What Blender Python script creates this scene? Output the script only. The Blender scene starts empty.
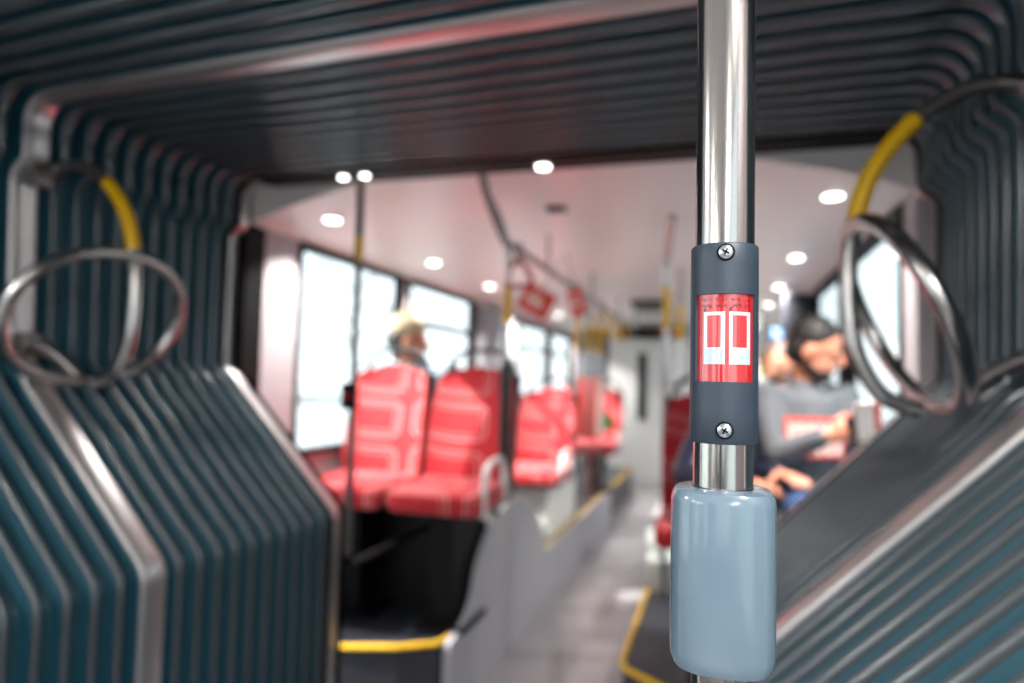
import bpy, bmesh, math, random
from mathutils import Vector, Matrix
random.seed(7)
SC = bpy.context.scene
COL = SC.collection
PI = math.pi
# ------------------------------------------------------------------ camera
EYE = 1.4
cd = bpy.data.cameras.new('camera'); cam = bpy.data.objects.new('camera', cd); COL.objects.link(cam)
r_, u_, f_ = Vector((0.9557, 0.2922, 0.0248)), Vector((-0.0074, -0.0604, 0.9981)), Vector((-0.2934, 0.9545, 0.0555))
f_.normalize(); r_ = (r_ - f_ * r_.dot(f_)).normalized(); u_ = r_.cross(f_)
cam.matrix_world = Matrix(((r_.x, u_.x, -f_.x, 0), (r_.y, u_.y, -f_.y, 0), (r_.z, u_.z, -f_.z, EYE), (0, 0, 0, 1)))
cd.lens = 24; cd.sensor_width = 36; cd.clip_start = 0.02; cd.clip_end = 300
cd.dof.use_dof = True; cd.dof.focus_distance = 0.432; cd.dof.aperture_fstop = 2.9
SC.camera = cam
# ------------------------------------------------------------------ light
w = bpy.data.worlds.new('sky'); SC.world = w; w.use_nodes = True
nt = w.node_tree; bg = nt.nodes['Background']
tc = nt.nodes.new('ShaderNodeTexCoord'); sx = nt.nodes.new('ShaderNodeSeparateXYZ'); rp = nt.nodes.new('ShaderNodeValToRGB')
nt.links.new(tc.outputs['Generated'], sx.inputs[0]); nt.links.new(sx.outputs['Z'], rp.inputs[0]); nt.links.new(rp.outputs[0], bg.inputs[0])
rp.color_ramp.elements[0].color = (0.93, 0.97, 1.0, 1); rp.color_ramp.elements[1].color = (0.62, 0.8, 1.0, 1); rp.color_ramp.elements[1].position = 0.75
bg.inputs[1].default_value = 2.1
sun = bpy.data.lights.new('sun', 'SUN'); sun.energy = 15; sun.angle = 0.02; sun.color = (1, 0.95, 0.88)
so = bpy.data.objects.new('sun', sun); COL.objects.link(so)
so.rotation_euler = Vector((1, 0.5, -0.88)).to_track_quat('-Z', 'Y').to_euler(); so.location = (-6, -2, 6)
SC.view_settings.view_transform = 'Standard'; SC.view_settings.look = 'None'; SC.view_settings.gamma = 1
SC.view_settings.use_curve_mapping = False; SC.view_settings.exposure = 0.12
def portal(x, y0, y1, z0, z1, side):
    l = bpy.data.lights.new('window_daylight', 'AREA'); l.shape = 'RECTANGLE'; l.size = abs(y1 - y0); l.size_y = z1 - z0
    l.cycles.is_portal = True
    o = bpy.data.objects.new('window_daylight', l); COL.objects.link(o); o.location = (x, (y0 + y1) / 2, (z0 + z1) / 2)
    zc = Vector((-side, 0, 0)) * -1; yc = Vector((0, 0, 1)); xc_ = yc.cross(zc)
    o.matrix_world = Matrix(((xc_.x, yc.x, zc.x, o.location.x), (xc_.y, yc.y, zc.y, o.location.y), (xc_.z, yc.z, zc.z, o.location.z), (0, 0, 0, 1)))

# ------------------------------------------------------------------ materials
def srgb(r, g, b):
    f = lambda c: (c / 255 / 12.92) if c / 255 <= .04045 else ((c / 255 + .055) / 1.055) ** 2.4
    return (f(r), f(g), f(b), 1)
def mat(name, col, rough=.5, metal=0, noise=0, scale=30, bump=0, coat=0, emit=None, es=0, stretch=None, spec=None):
    m = bpy.data.materials.new(name); m.use_nodes = True; nt = m.node_tree; b = nt.nodes['Principled BSDF']
    b.inputs['Base Color'].default_value = col; b.inputs['Roughness'].default_value = rough; b.inputs['Metallic'].default_value = metal
    b.inputs['Coat Weight'].default_value = coat; b.inputs['Coat Roughness'].default_value = .08; b.inputs['Coat IOR'].default_value = 1.5 + .9 * (coat > .6)
    if spec is not None: b.inputs['Specular IOR Level'].default_value = spec
    if emit: b.inputs['Emission Color'].default_value = emit; b.inputs['Emission Strength'].default_value = es
    if noise or bump:
        t = nt.nodes.new('ShaderNodeTexCoord'); n = nt.nodes.new('ShaderNodeTexNoise'); n.inputs['Scale'].default_value = scale; n.inputs['Detail'].default_value = 4
        if stretch:
            mp = nt.nodes.new('ShaderNodeMapping'); mp.inputs['Scale'].default_value = stretch
            nt.links.new(t.outputs['Object'], mp.inputs[0]); nt.links.new(mp.outputs[0], n.inputs['Vector'])
        else: nt.links.new(t.outputs['Object'], n.inputs['Vector'])
        if noise:
            mx = nt.nodes.new('ShaderNodeMix'); mx.data_type = 'RGBA'
            mx.inputs['A'].default_value = tuple(c * (1 - noise) for c in col[:3]) + (1,)
            mx.inputs['B'].default_value = tuple(min(1, c * (1 + noise)) for c in col[:3]) + (1,)
            nt.links.new(n.outputs['Fac'], mx.inputs['Factor']); nt.links.new(mx.outputs['Result'], b.inputs['Base Color'])
        if bump:
            bp = nt.nodes.new('ShaderNodeBump'); bp.inputs['Strength'].default_value = bump; bp.inputs['Distance'].default_value = .002
            nt.links.new(n.outputs['Fac'], bp.inputs['Height']); nt.links.new(bp.outputs[0], b.inputs['Normal'])
    return m
M = {}
M['steel'] = mat('brushed_steel', (.46, .44, .42, 1), .17, 1, noise=.12, scale=6, stretch=(60, 60, .6))
M['rail'] = mat('rail_steel', (.5, .49, .48, 1), .25, 1, noise=.05)
M['rail_dark'] = mat('dark_steel', (.16, .15, .145, 1), .32, .8, noise=.05)
M['alu'] = mat('hoop_aluminium', (.55, .53, .53, 1), .34, .8, noise=.06, scale=12)
M['rib'] = mat('rib_rubber', srgb(82, 90, 95), .22, .2, noise=.08, scale=15, spec=.7)
M['fold'] = mat('teal_fabric', srgb(16, 74, 90), .5, 0, noise=.15, scale=60, bump=.2)
M['black'] = mat('black_rubber', srgb(9, 9, 11), .6, noise=.2, spec=.15)
M['darkpl'] = mat('dark_plastic', srgb(34, 38, 42), .4, noise=.1)
M['yellow'] = mat('yellow_plastic', srgb(226, 176, 0), .38, noise=.04)
M['wallgrey'] = mat('wall_laminate', srgb(158, 150, 153), .45, noise=.04)
M['ceil'] = mat('ceiling_laminate', srgb(236, 229, 226), .3, noise=.03, scale=5)
M['panel'] = mat('grey_panel', srgb(150, 151, 158), .42, noise=.06, scale=14)
M['palepanel'] = mat('pale_panel', srgb(226, 227, 224), .4, noise=.04)
M['floor'] = mat('floor_vinyl', srgb(134, 129, 132), .32, noise=.18, scale=90, bump=.1)
M['riser'] = mat('dark_riser', srgb(40, 42, 50), .5, noise=.15)
M['device'] = mat('slate_plastic', srgb(46, 58, 71), .48, noise=.05, scale=300, bump=.08)
M['housing'] = mat('blue_grey_gloss', srgb(104, 124, 138), .2, noise=.03, coat=.5)
M['glow'] = mat('lamp_glow', (1, 1, 1, 1), .3, emit=(1, .97, .92, 1), es=9)
M['zinc'] = mat('screw_zinc', srgb(190, 200, 205), .25, .9, noise=.1, scale=900)
M['lred'] = mat('label_red', srgb(186, 22, 30), .25, coat=.7, noise=.03)
M['lwhite'] = mat('label_white', srgb(206, 211, 222), .25, coat=.7, noise=.02)
M['lblue'] = mat('label_pale_blue', srgb(178, 194, 208), .25, coat=.7, noise=.02)
M['ldark'] = mat('label_print', srgb(60, 4, 8), .3, coat=.6, noise=.02)
M['skin'] = mat('skin', srgb(196, 128, 100), .5, noise=.06, scale=20)
M['greywool'] = mat('grey_sweater', srgb(92, 94, 98), .85, noise=.15, scale=80, bump=.3)
M['bluegrey'] = mat('pale_jacket', srgb(128, 146, 158), .7, noise=.1, scale=30)
M['navy'] = mat('navy_padded', srgb(38, 44, 62), .3, noise=.2, scale=18, bump=.5)
M['denim'] = mat('denim', srgb(66, 92, 138), .8, noise=.2, scale=120)
M['dcloth'] = mat('dark_trousers', srgb(24, 25, 30), .8, noise=.2, scale=60)
M['hairdk'] = mat('dark_hair', srgb(30, 22, 18), .6, noise=.3, scale=80, bump=.5)
M['hairbr'] = mat('brown_hair', srgb(84, 62, 54), .6, noise=.3, scale=80, bump=.5)
M['knit'] = mat('cream_knit', srgb(196, 176, 146), .9, noise=.15, scale=90, bump=.6)
M['paper'] = mat('paper_white', srgb(232, 214, 204), .6, noise=.03)
M['paperred'] = mat('paper_red', srgb(212, 62, 54), .6, noise=.03)
M['greenp'] = mat('green_print', srgb(70, 150, 90), .6, noise=.1)
M['screen'] = mat('screen_glow', srgb(120, 160, 220), .3, emit=srgb(140, 180, 240), es=1.0)
M['road'] = mat('street_concrete', srgb(160, 163, 162), .8, noise=.06, scale=3)
M['render'] = mat('facade_render', srgb(206, 206, 204), .8, noise=.05, scale=2)
M['bark'] = mat('bark', srgb(120, 112, 104), .9, noise=.2, scale=20)
M['wglass'] = mat('facade_glass', srgb(120, 134, 150), .15, noise=.05)
def glass():
    m = bpy.data.materials.new('window_glass'); m.use_nodes = True; nt = m.node_tree
    for n in list(nt.nodes): nt.nodes.remove(n)
    o = nt.nodes.new('ShaderNodeOutputMaterial'); mx = nt.nodes.new('ShaderNodeMixShader'); t = nt.nodes.new('ShaderNodeBsdfTransparent')
    g = nt.nodes.new('ShaderNodeBsdfGlossy'); g.inputs['Roughness'].default_value = .03; t.inputs[0].default_value = (.93, .97, .97, 1)
    lw = nt.nodes.new('ShaderNodeLayerWeight'); pw = nt.nodes.new('ShaderNodeMath'); pw.operation = 'POWER'; pw.inputs[1].default_value = 5
    ml = nt.nodes.new('ShaderNodeMath'); ml.operation = 'MULTIPLY_ADD'; ml.inputs[1].default_value = .5; ml.inputs[2].default_value = .03
    nt.links.new(lw.outputs['Facing'], pw.inputs[0]); nt.links.new(pw.outputs[0], ml.inputs[0]); nt.links.new(ml.outputs[0], mx.inputs[0]); nt.links.new(t.outputs[0], mx.inputs[1]); nt.links.new(g.outputs[0], mx.inputs[2]); nt.links.new(mx.outputs[0], o.inputs[0])
    return m
M['glass'] = glass()
def seatmat():
    m = mat('red_seat_fabric', srgb(198, 22, 34), .8); nt = m.node_tree; b = nt.nodes['Principled BSDF']
    b.inputs['Sheen Weight'].default_value = .15
    t = nt.nodes.new('ShaderNodeTexCoord'); s = nt.nodes.new('ShaderNodeSeparateXYZ'); c = nt.nodes.new('ShaderNodeCombineXYZ'); a = nt.nodes.new('ShaderNodeMath'); a.operation = 'ADD'
    nt.links.new(t.outputs['Object'], s.inputs[0]); nt.links.new(s.outputs[1], a.inputs[0]); nt.links.new(s.outputs[2], a.inputs[1])
    def mth(op, x, y=None):
        n = nt.nodes.new('ShaderNodeMath'); n.operation = op
        for i, q in enumerate((x, y)):
            if q is None: continue
            if isinstance(q, (int, float)): n.inputs[i].default_value = q
            else: nt.links.new(q, n.inputs[i])
        return n.outputs[0]
    # repeating nested rounded frames, woven in pale thread
    px = mth('MULTIPLY', mth('ABSOLUTE', mth('SUBTRACT', mth('FRACT', mth('ADD', mth('DIVIDE', s.outputs[0], .40), .72)), .5)), .40)
    py = mth('MULTIPLY', mth('ABSOLUTE', mth('SUBTRACT', mth('FRACT', mth('ADD', mth('DIVIDE', a.outputs[0], .27), .31)), .5)), .27)
    qx = mth('MAXIMUM', mth('SUBTRACT', px, .11), 0); qy = mth('MAXIMUM', mth('SUBTRACT', py, .052), 0)
    d = mth('SUBTRACT', mth('SQRT', mth('ADD', mth('MULTIPLY', qx, qx), mth('MULTIPLY', qy, qy))), .052)
    l1 = mth('LESS_THAN', mth('ABSOLUTE', d), .0026); l2 = mth('LESS_THAN', mth('ABSOLUTE', mth('ADD', d, .03)), .0016)
    mx = nt.nodes.new('ShaderNodeMix'); mx.data_type = 'RGBA'; mx.inputs['A'].default_value = srgb(172, 12, 26); mx.inputs['B'].default_value = srgb(228, 176, 176)
    nt.links.new(mth('MAXIMUM', l1, l2), mx.inputs['Factor']); nt.links.new(mx.outputs['Result'], b.inputs['Base Color']); return m
M['seat'] = seatmat()

# ------------------------------------------------------------------ mesh helpers
def finish(name, bm, m, parent=None, smooth=True, label=None, angle=40):
    bmesh.ops.recalc_face_normals(bm, faces=bm.faces)
    me = bpy.data.meshes.new(name); bm.to_mesh(me); bm.free()
    ms = m if isinstance(m, (list, tuple)) else [m]
    for k in ms: me.materials.append(M[k])
    if smooth: me.shade_smooth(); me.set_sharp_from_angle(angle=math.radians(angle))
    o = bpy.data.objects.new(name, me); COL.objects.link(o)
    if parent: o.parent = parent
    if label: o['label'] = label
    return o
def tag(o, label=None, cat=None, group=None, kind=None):
    if label: o['label'] = label
    if cat: o['category'] = cat
    if group: o['group'] = group
    if kind: o['kind'] = kind
    return o
def empty(name, loc=(0, 0, 0), rz=0, **k):
    o = bpy.data.objects.new(name, None); o.empty_display_size = .05; COL.objects.link(o); o.location = loc; o.rotation_euler = (0, 0, rz); return tag(o, **k)
def box(bm, x0, x1, y0, y1, z0, z1, bev=0, mi=0):
    r = bmesh.ops.create_cube(bm, size=1); vs = r['verts']
    for v in vs: v.co = Vector(((x0 + x1) / 2 + v.co.x * (x1 - x0), (y0 + y1) / 2 + v.co.y * (y1 - y0), (z0 + z1) / 2 + v.co.z * (z1 - z0)))
    fs = list({f for v in vs for f in v.link_faces})
    for f in fs: f.material_index = mi
    if bev:
        es = list({e for v in vs for e in v.link_edges}); bmesh.ops.bevel(bm, geom=es, offset=bev, segments=3, profile=.5, affect='EDGES')
def smoothpath(pts, n=8, closed=False):
    P = [Vector(p) for p in pts]; out = []; N = len(P)
    for i in range(N if closed else N - 1):
        g = lambda k: P[k % N] if closed else P[max(0, min(N - 1, k))]
        a, b, c, d = g(i - 1), g(i), g(i + 1), g(i + 2)
        for k in range(n):
            t = k / n; out.append(.5 * ((2 * b) + (c - a) * t + (2 * a - 5 * b + 4 * c - d) * t * t + (3 * b - a - 3 * c + d) * t ** 3))
    if not closed: out.append(P[-1])
    return out
def tube(bm, pts, rad, seg=14, closed=False, caps=True, mi=0):
    P = [Vector(p) for p in pts]; N = len(P); R = rad if isinstance(rad, (list, tuple)) else [rad] * N
    def tan(i):
        a = P[(i - 1) % N] if closed else P[max(0, i - 1)]; b = P[(i + 1) % N] if closed else P[min(N - 1, i + 1)]
        return (b - a).normalized()
    t0 = tan(0); nrm = t0.orthogonal().normalized(); rings = []; prev = t0
    for i in range(N):
        t = tan(i); q = prev.rotation_difference(t); nrm = (q @ nrm); nrm = (nrm - t * nrm.dot(t)).normalized(); prev = t; bn = t.cross(nrm)
        rings.append([bm.verts.new(P[i] + (nrm * math.cos(2 * PI * k / seg) + bn * math.sin(2 * PI * k / seg)) * R[i]) for k in range(seg)])
    off = 0
    if closed:
        best = min(range(seg), key=lambda s: (rings[0][s].co - rings[-1][0].co).length); off = best
    for i in range(N if closed else N - 1):
        a = rings[i]; b = rings[(i + 1) % N]; o = off if (closed and i == N - 1) else 0
        for k in range(seg):
            f = bm.faces.new((a[k], a[(k + 1) % seg], b[(k + 1 + o) % seg], b[(k + o) % seg])); f.material_index = mi
    if caps and not closed:
        bm.faces.new(rings[0][::-1]).material_index = mi; bm.faces.new(rings[-1]).material_index = mi
def prism(bm, poly, axis, a, b, mi=0):
    """poly: list of 2D points; axis 'x': (y,z), 'y': (x,z), 'z': (x,y)"""
    def mk(p, t): return {'x': (t, p[0], p[1]), 'y': (p[0], t, p[1]), 'z': (p[0], p[1], t)}[axis]
    A = [bm.verts.new(mk(p, a)) for p in poly]; B = [bm.verts.new(mk(p, b)) for p in poly]; n = len(poly)
    fs = [bm.faces.new(A), bm.faces.new(B[::-1])]
    for i in range(n): fs.append(bm.faces.new((A[i], A[(i + 1) % n], B[(i + 1) % n], B[i])))
    for f in fs: f.material_index = mi
def lathe(bm, prof, c=(0, 0, 0), seg=32, sq=None, mi=0):
    """prof (r,z); sq: superellipse exponent"""
    rings = []
    for r, z in prof:
        rg = []
        for k in range(seg):
            a = 2 * PI * k / seg; s = 1
            if sq: s = (abs(math.cos(a)) ** sq + abs(math.sin(a)) ** sq) ** (-1 / sq)
            rg.append(bm.verts.new((c[0] + r * s * math.cos(a), c[1] + r * s * math.sin(a), c[2] + z)))
        rings.append(rg)
    for a, b in zip(rings, rings[1:]):
        for k in range(seg): bm.faces.new((a[k], a[(k + 1) % seg], b[(k + 1) % seg], b[k])).material_index = mi
    bm.faces.new(rings[0][::-1]).material_index = mi; bm.faces.new(rings[-1]).material_index = mi
def B(): return bmesh.new()
def subsurf(o, n=2):
    s = o.modifiers.new('s', 'SUBSURF'); s.levels = n; s.render_levels = n; return o

XC = -.64; XL = XC - 1.2; XR = XC + 1.2
# ------------------------------------------------------------------ setting: rear saloon beyond the joint, front saloon behind the camera
CP = [(-1.24, 1.99), (-1.12, 2.04), (-1.0, 2.078), (-.8, 2.125), (-.6, 2.165), (-.3, 2.195), (0, 2.2), (.3, 2.195), (.6, 2.165), (.8, 2.125), (1.0, 2.078), (1.12, 2.04), (1.24, 1.99)]
def ceilz(u):
    for a, b in zip(CP, CP[1:]):
        if a[0] <= u <= b[0]: return a[1] + (b[1] - a[1]) * (u - a[0]) / (b[0] - a[0])
bm = B()
for y0, y1 in ((2.32, 9.4), (-4.1, .56)):
    prism(bm, [(XC + u, z) for u, z in CP] + [(XC + 1.24, 2.35), (XC - 1.24, 2.35)], 'y', y0, y1)
tag(finish('ceiling', bm, 'ceil', angle=30), kind='structure')
bm = B(); box(bm, XL - .05, XR + .05, -4.1, 9.4, -.06, 0); tag(finish('floor', bm, 'floor', smooth=False), kind='structure')
WINS_L = [(2.66, 3.72, 1.03, 2.0), (3.80, 4.98, 1.03, 2.0), (6.2, 7.4, 1.05, 1.95), (7.48, 8.6, 1.05, 1.95), (-.75, .38, .95, 2.0), (-2.9, -1.5, .95, 2.0)]
WINS_R = [(2.46, 3.60, 1.0, 2.0), (3.66, 4.86, 1.0, 2.0), (5.8, 7.0, 1.0, 1.95), (7.1, 8.5, 1.0, 1.95), (-1.85, -.02, .8, 2.0), (-3.6, -2.2, .8, 2.0)]
def wall(name, x, wins, ext):
    xa, xb = (x - .06, x) if ext < 0 else (x, x + .06); bm = B()
    for s0, s1 in ((2.3 if ext > 0 else 2.42, 9.4), (-4.1, .55)):
        cur = s0; ws = sorted([q for q in wins if s0 <= q[0] < s1])
        for (y0, y1, z0, z1) in ws:
            box(bm, xa, xb, cur, y0, 0, 2.2); box(bm, xa, xb, y0, y1, 0, z0); box(bm, xa, xb, y0, y1, z1, 2.2); cur = y1
        box(bm, xa, xb, cur, s1, 0, 2.2)
    return tag(finish(name, bm, 'wallgrey', smooth=False), kind='structure')
wall('wall_left', XL, WINS_L, -1); wall('wall_right', XR, WINS_R, 1)
k = 0
for side, x, wins in ((-1, XL, WINS_L), (1, XR, WINS_R)):
    for (y0, y1, z0, z1) in wins:
        k += 1; bm = B(); xo = x + side * .03; t = .022; a, b = min(x - side * .012, xo + side * .02), max(x - side * .012, xo + side * .02)
        for q in ((y0, y0 + t, z0, z1), (y1 - t, y1, z0, z1), (y0 + t, y1 - t, z0, z0 + t), (y0 + t, y1 - t, z1 - t, z1)): box(bm, a, b, *q)
        hopper = (side < 0 and y0 > 3.7) or (side > 0 and y0 > 5)
        zh = z0 + (z1 - z0) * .72
        if hopper: box(bm, a, b, y0 + t, y1 - t, zh, zh + .03)
        o = tag(finish('window_%d' % k, bm, 'black', smooth=False), kind='structure')
        bm = B(); box(bm, xo - .003, xo + .003, y0 + t, y1 - t, z0 + t, z1 - t); finish('pane', bm, 'glass', o, smooth=False)
        if hopper:
            bm = B(); box(bm, x - side * .03, x - side * .012, y0 + .08, y0 + .2, zh + .005, zh + .03, .004); finish('latch', bm, 'darkpl', o)
        portal(xo, y0, y1, z0, z1, side)
bm = B(); box(bm, XL, XR, 9.3, 9.36, 0, 2.3); tag(finish('wall_back', bm, 'palepanel', smooth=False), kind='structure')
bm = B(); box(bm, XL, XR, -4.1, -4.04, 0, .9); box(bm, XL, XR, -4.1, -4.04, 1.95, 2.3); box(bm, XL, XL + .12, -4.1, -4.04, .9, 1.95); box(bm, XR - .12, XR, -4.1, -4.04, .9, 1.95); box(bm, XC - .5, XC + .3, -4.1, -4.04, .9, 1.95)
tag(finish('wall_front', bm, 'darkpl', smooth=False), kind='structure')
# end door in the rear wall
bm = B(); box(bm, -1.25, -.55, 9.27, 9.3, .1, 1.98, .008); d = tag(finish('door_1', bm, 'palepanel'), kind='structure')
bm = B(); box(bm, -1.07, -.95, 9.255, 9.272, .9, 1.8, .02); finish('door_window', bm, 'darkpl', d)
bm = B(); tube(bm, [(-.68, 9.27, 1.0), (-.68, 9.22, 1.0), (-.68, 9.22, 1.25), (-.68, 9.27, 1.25)], .012, 8); finish('door_handle', bm, 'rail', d)
# raised platforms (wheel boxes) along both sides, with their yellow edging
bm = B(); prism(bm, [(-1.83, 2.43), (-1.46, 2.43), (-1.22, 2.52), (-1.08, 2.62), (-1.075, 8.8), (-1.83, 8.8)], 'z', .001, .33)
o = tag(finish('trim_1', bm, 'riser', smooth=False), kind='structure')
bm = B(); tube(bm, ([(-1.83, 2.425, .332), (-1.47, 2.425, .332), (-1.22, 2.515, .332), (-1.09, 2.60, .332), (-1.072, 2.65, .332), (-1.068, 2.9, .332), (-1.068, 8.7, .332)]), .011, 8); finish('yellow_edging', bm, 'yellow', o)
bm = B(); prism(bm, [(.55, 2.42), (-.1, 2.52), (-.355, 2.72), (-.36, 3.02), (-.36, 8.8), (.55, 8.8)], 'z', .001, .3)
o = tag(finish('trim_2', bm, 'riser', smooth=False), kind='structure')
bm = B(); tube(bm, ([(.5, 2.42, .302), (-.1, 2.515, .302), (-.34, 2.70, .302), (-.362, 2.75, .302), (-.366, 3.02, .302), (-.366, 8.7, .302)]), .011, 8); finish('yellow_edging', bm, 'yellow', o)
# gusset panels in the far corners of the opening
for n, sg in ((3, -1), (4, 1)):
    bm = B(); pts = [(XC + sg * 1.19, 2.2), (XC + sg * .76, 2.2)]
    for i in range(9):
        t = i / 8; pts.append((XC + sg * (.78 + .27 * t), 2.185 - .115 * t ** 1.6))
    pts += [(XC + sg * 1.19, 2.04)]
    prism(bm, pts, 'y', 2.335, 2.36); o = tag(finish('trim_%d' % n, bm, 'wallgrey', smooth=False), kind='structure')
    bm = B(); tube(bm, [(p[0], 2.333, p[1]) for p in pts[2:11]], .006, 6); finish('gasket', bm, 'black', o)
# left wall solid panel between the windows
bm = B(); box(bm, XL, XL + .05, 5.06, 6.12, .34, 1.97, .01); tag(finish('trim_5', bm, 'panel'), kind='structure')

# ------------------------------------------------------------------ articulation bellows
def half(inset=0., lower=0.):
    """right half of the hoop profile from the roof centre down, (u,z); inset>0 pushes it outward"""
    P = [(0, 2.165), (.5, 2.165), (1.11, 2.165)]
    for i in range(1, 7):
        a = PI / 2 * i / 6; P.append((1.11 + .08 * math.sin(a), 2.085 + .08 * math.cos(a)))
    P += [(1.19, 2.0), (1.195, 1.985), (1.235, 1.955), (1.24, 1.93), (1.24, 1.7), (1.24, 1.45), (1.235, 1.42), (1.2, 1.395), (1.175, 1.37), (1.165, 1.35)]
    e = Vector((.722, .888)); s = Vector((1.165, 1.35)); dn = (e - s).normalized()
    for t in (.25, .5, .75): P.append(tuple(s.lerp(e - dn * .04, t)))
    P += [tuple(e - dn * .045), tuple(e - dn * .02 + Vector((.0, -.002))), (.7225, .868), (.722, .838), (.722, .6), (.722, .3), (.722, .03)]
    V = [Vector(p) for p in P]; out = []
    for i, v in enumerate(V):
        a = V[max(0, i - 1)]; b = V[min(len(V) - 1, i + 1)]; t = (b - a).normalized(); n = Vector((-t.y, t.x)) # outward
        if i == 0: n = Vector((0, 1))
        out.append(v + n * inset)
    return out
def full(inset=0.):
    h = half(inset); return [Vector((-p.x, p.y)) for p in h[::-1]][:-1] + h
def strip(bm, prof, mi=0, vary=False, deep=False):
    """prof: list of (y, inset) closed or open cross-section swept along the hoop path"""
    base = full(.009)
    def path(ins): return [b + (q - b) * (2.3 if b.y > 2.14 else 1.5 if b.y > 2.0 else 1) for b, q in zip(base, full(ins))]
    yc = (max(p[0] for p in prof) + min(p[0] for p in prof)) / 2
    def wf(z):
        if not vary: return 1
        return 1.95 if z > 2.14 else 1.5 if z > 2.0 else .5 if z > 1.42 else .9
    rows = [[bm.verts.new((XC + q.x, yc + (y - yc) * wf(q.y), q.y)) for q in (path(ins) if deep else full(ins))] for y, ins in prof]
    for a, b in zip(rows, rows[1:]):
        for i in range(len(a) - 1): bm.faces.new((a[i], a[i + 1], b[i + 1], b[i])).material_index = mi
    return rows
def hoopsolid(y0, y1, i0, i1, rnd=.004):
    """closed rounded rectangular section: y0..y1, inset i0 (inner face) .. i1 (outer)"""
    bm = B(); yc = (y0 + y1) / 2; r = rnd
    prof = [(y0, i1), (y0, i0 + r), (y0 + r * .3, i0 + r * .3), (y0 + r, i0), (yc, i0 - .001), (y1 - r, i0), (y1 - r * .3, i0 + r * .3), (y1, i0 + r), (y1, i1), (y0, i1)]
    rows = strip(bm, prof); bm.faces.new([q[0] for q in rows[:-1]]); bm.faces.new([q[-1] for q in rows[:-1]][::-1])
    bmesh.ops.remove_doubles(bm, verts=bm.verts, dist=1e-5); return bm
bel = empty('gangway_bellows', (XC, 1.42, 0), label='pleated grey and teal bellows of the bus joint, lining walls and roof around the pole', cat='bellows')
def bend(p):
    t = (2.27 - p.y) / .85; k = min(1, max(0, t)) * max(0, min(1, (p.z - .9) / 1.26))
    return Vector((p.x - .04 * t, p.y - .045 * t * (p.x - XC) - .055 * k, p.z))
def bpart(name, bm, m, lab=None):
    if name != 'rubber_flap':
        for v in bm.verts: v.co = bend(v.co)
    for v in bm.verts: v.co -= Vector((XC, 1.42, 0))
    return finish(name, bm, m, bel, label=lab, angle=50)
ribs_far = [1.515 + .074 * i for i in range(10)]; ribs_near = [1.325 - .072 * i for i in range(10)]
ys = sorted(ribs_far + ribs_near)
bpart('middle_hoop', hoopsolid(1.385, 1.462, -.004, .04, .006), 'alu', 'broad smooth metallic hoop in the middle of the pleats')
bpart('end_frame', hoopsolid(2.235, 2.30, .0, .05, .008), 'alu', 'metal end frame at the far side')
bpart('end_frame', hoopsolid(.56, .63, .0, .05, .008), 'alu')
bm = B(); strip(bm, [(2.30, .004), (2.305, .02), (2.335, .02), (2.34, .004)]); strip(bm, [(2.23, .01), (2.236, -.002), (2.25, -.002)]); bpart('rubber_seal', bm, 'black', 'black rubber seal')
bm = B(); box(bm, XL - .07, XL + .0, 2.30, 2.42, 0, 2.17); box(bm, XL, XR, 2.302, 2.335, 2.163, 2.3); box(bm, XC - 1.1, XC + 1.13, 2.20, 2.335, 2.152, 2.163); bpart('rubber_flap', bm, 'black', 'black rubber flap beside the pillar')
HW = .0092
for y in ys:
    bm = B(); n = 7; prof = []
    for i in range(n + 1):
        a = PI * i / n; prof.append((y - HW * math.cos(a), (.008 - .011 * math.sin(a) ** .8)))
    prof = [(y - HW, .011)] + prof + [(y + HW, .011), (y - HW, .011)]
    rows = strip(bm, prof, vary=True); bm.faces.new([q[0] for q in rows[:-1]]); bm.faces.new([q[-1] for q in rows[:-1]][::-1]); bmesh.ops.remove_doubles(bm, verts=bm.verts, dist=1e-5)
    bpart('rib', bm, 'rib')
edges = [.63] + ys + [2.24]; bm = B(); prev = None
seq = [(.60, .0)]
allm = sorted([(y, 'r') for y in ys] + [(1.42, 'h')])
cur = .63
for y, t in allm + [(2.26, 'e')]:
    hw = {'r': HW * .8, 'h': .036, 'e': .02}[t]; a, b = cur, y - hw
    for q in range(0, 9):
        s = q / 8; seq.append((a + (b - a) * s, .009 + .036 * math.sin(PI * s) ** .55 if 0 < s < 1 else .009))
    cur = y + hw
strip(bm, seq, deep=True); bpart('fabric_folds', bm, 'fold', 'teal fabric folds between the ribs')
# rivets on the right-hand lower folds near the camera
for y in [q for q in ys if q < 1.3][2:]:
    for i in range(4):
        t = .12 + .24 * i; s = Vector((1.165, 1.35)).lerp(Vector((.722, .888)), t)
        bm = B(); r = bmesh.ops.create_uvsphere(bm, u_segments=8, v_segments=6, radius=.0042)
        for v in r['verts']: v.co += Vector((XC + s.x + .0, y + .0, s.y)) + Vector((-.74, 0, .67)) * (-.012) + Vector((0, .017, 0))
        bpart('rivet', bm, 'rail_dark')
bm = B(); box(bm, XC - .74, XC + .74, .6, 2.28, .0, .004)  # out of view, kept dark so less light bounces onto the bellows roof
tag(finish('joint_floor_plate', bm, 'riser', smooth=False), 'unseen floor plate under the pleated joint, dark to cut bounce light', 'floor plate', kind='structure')

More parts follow.
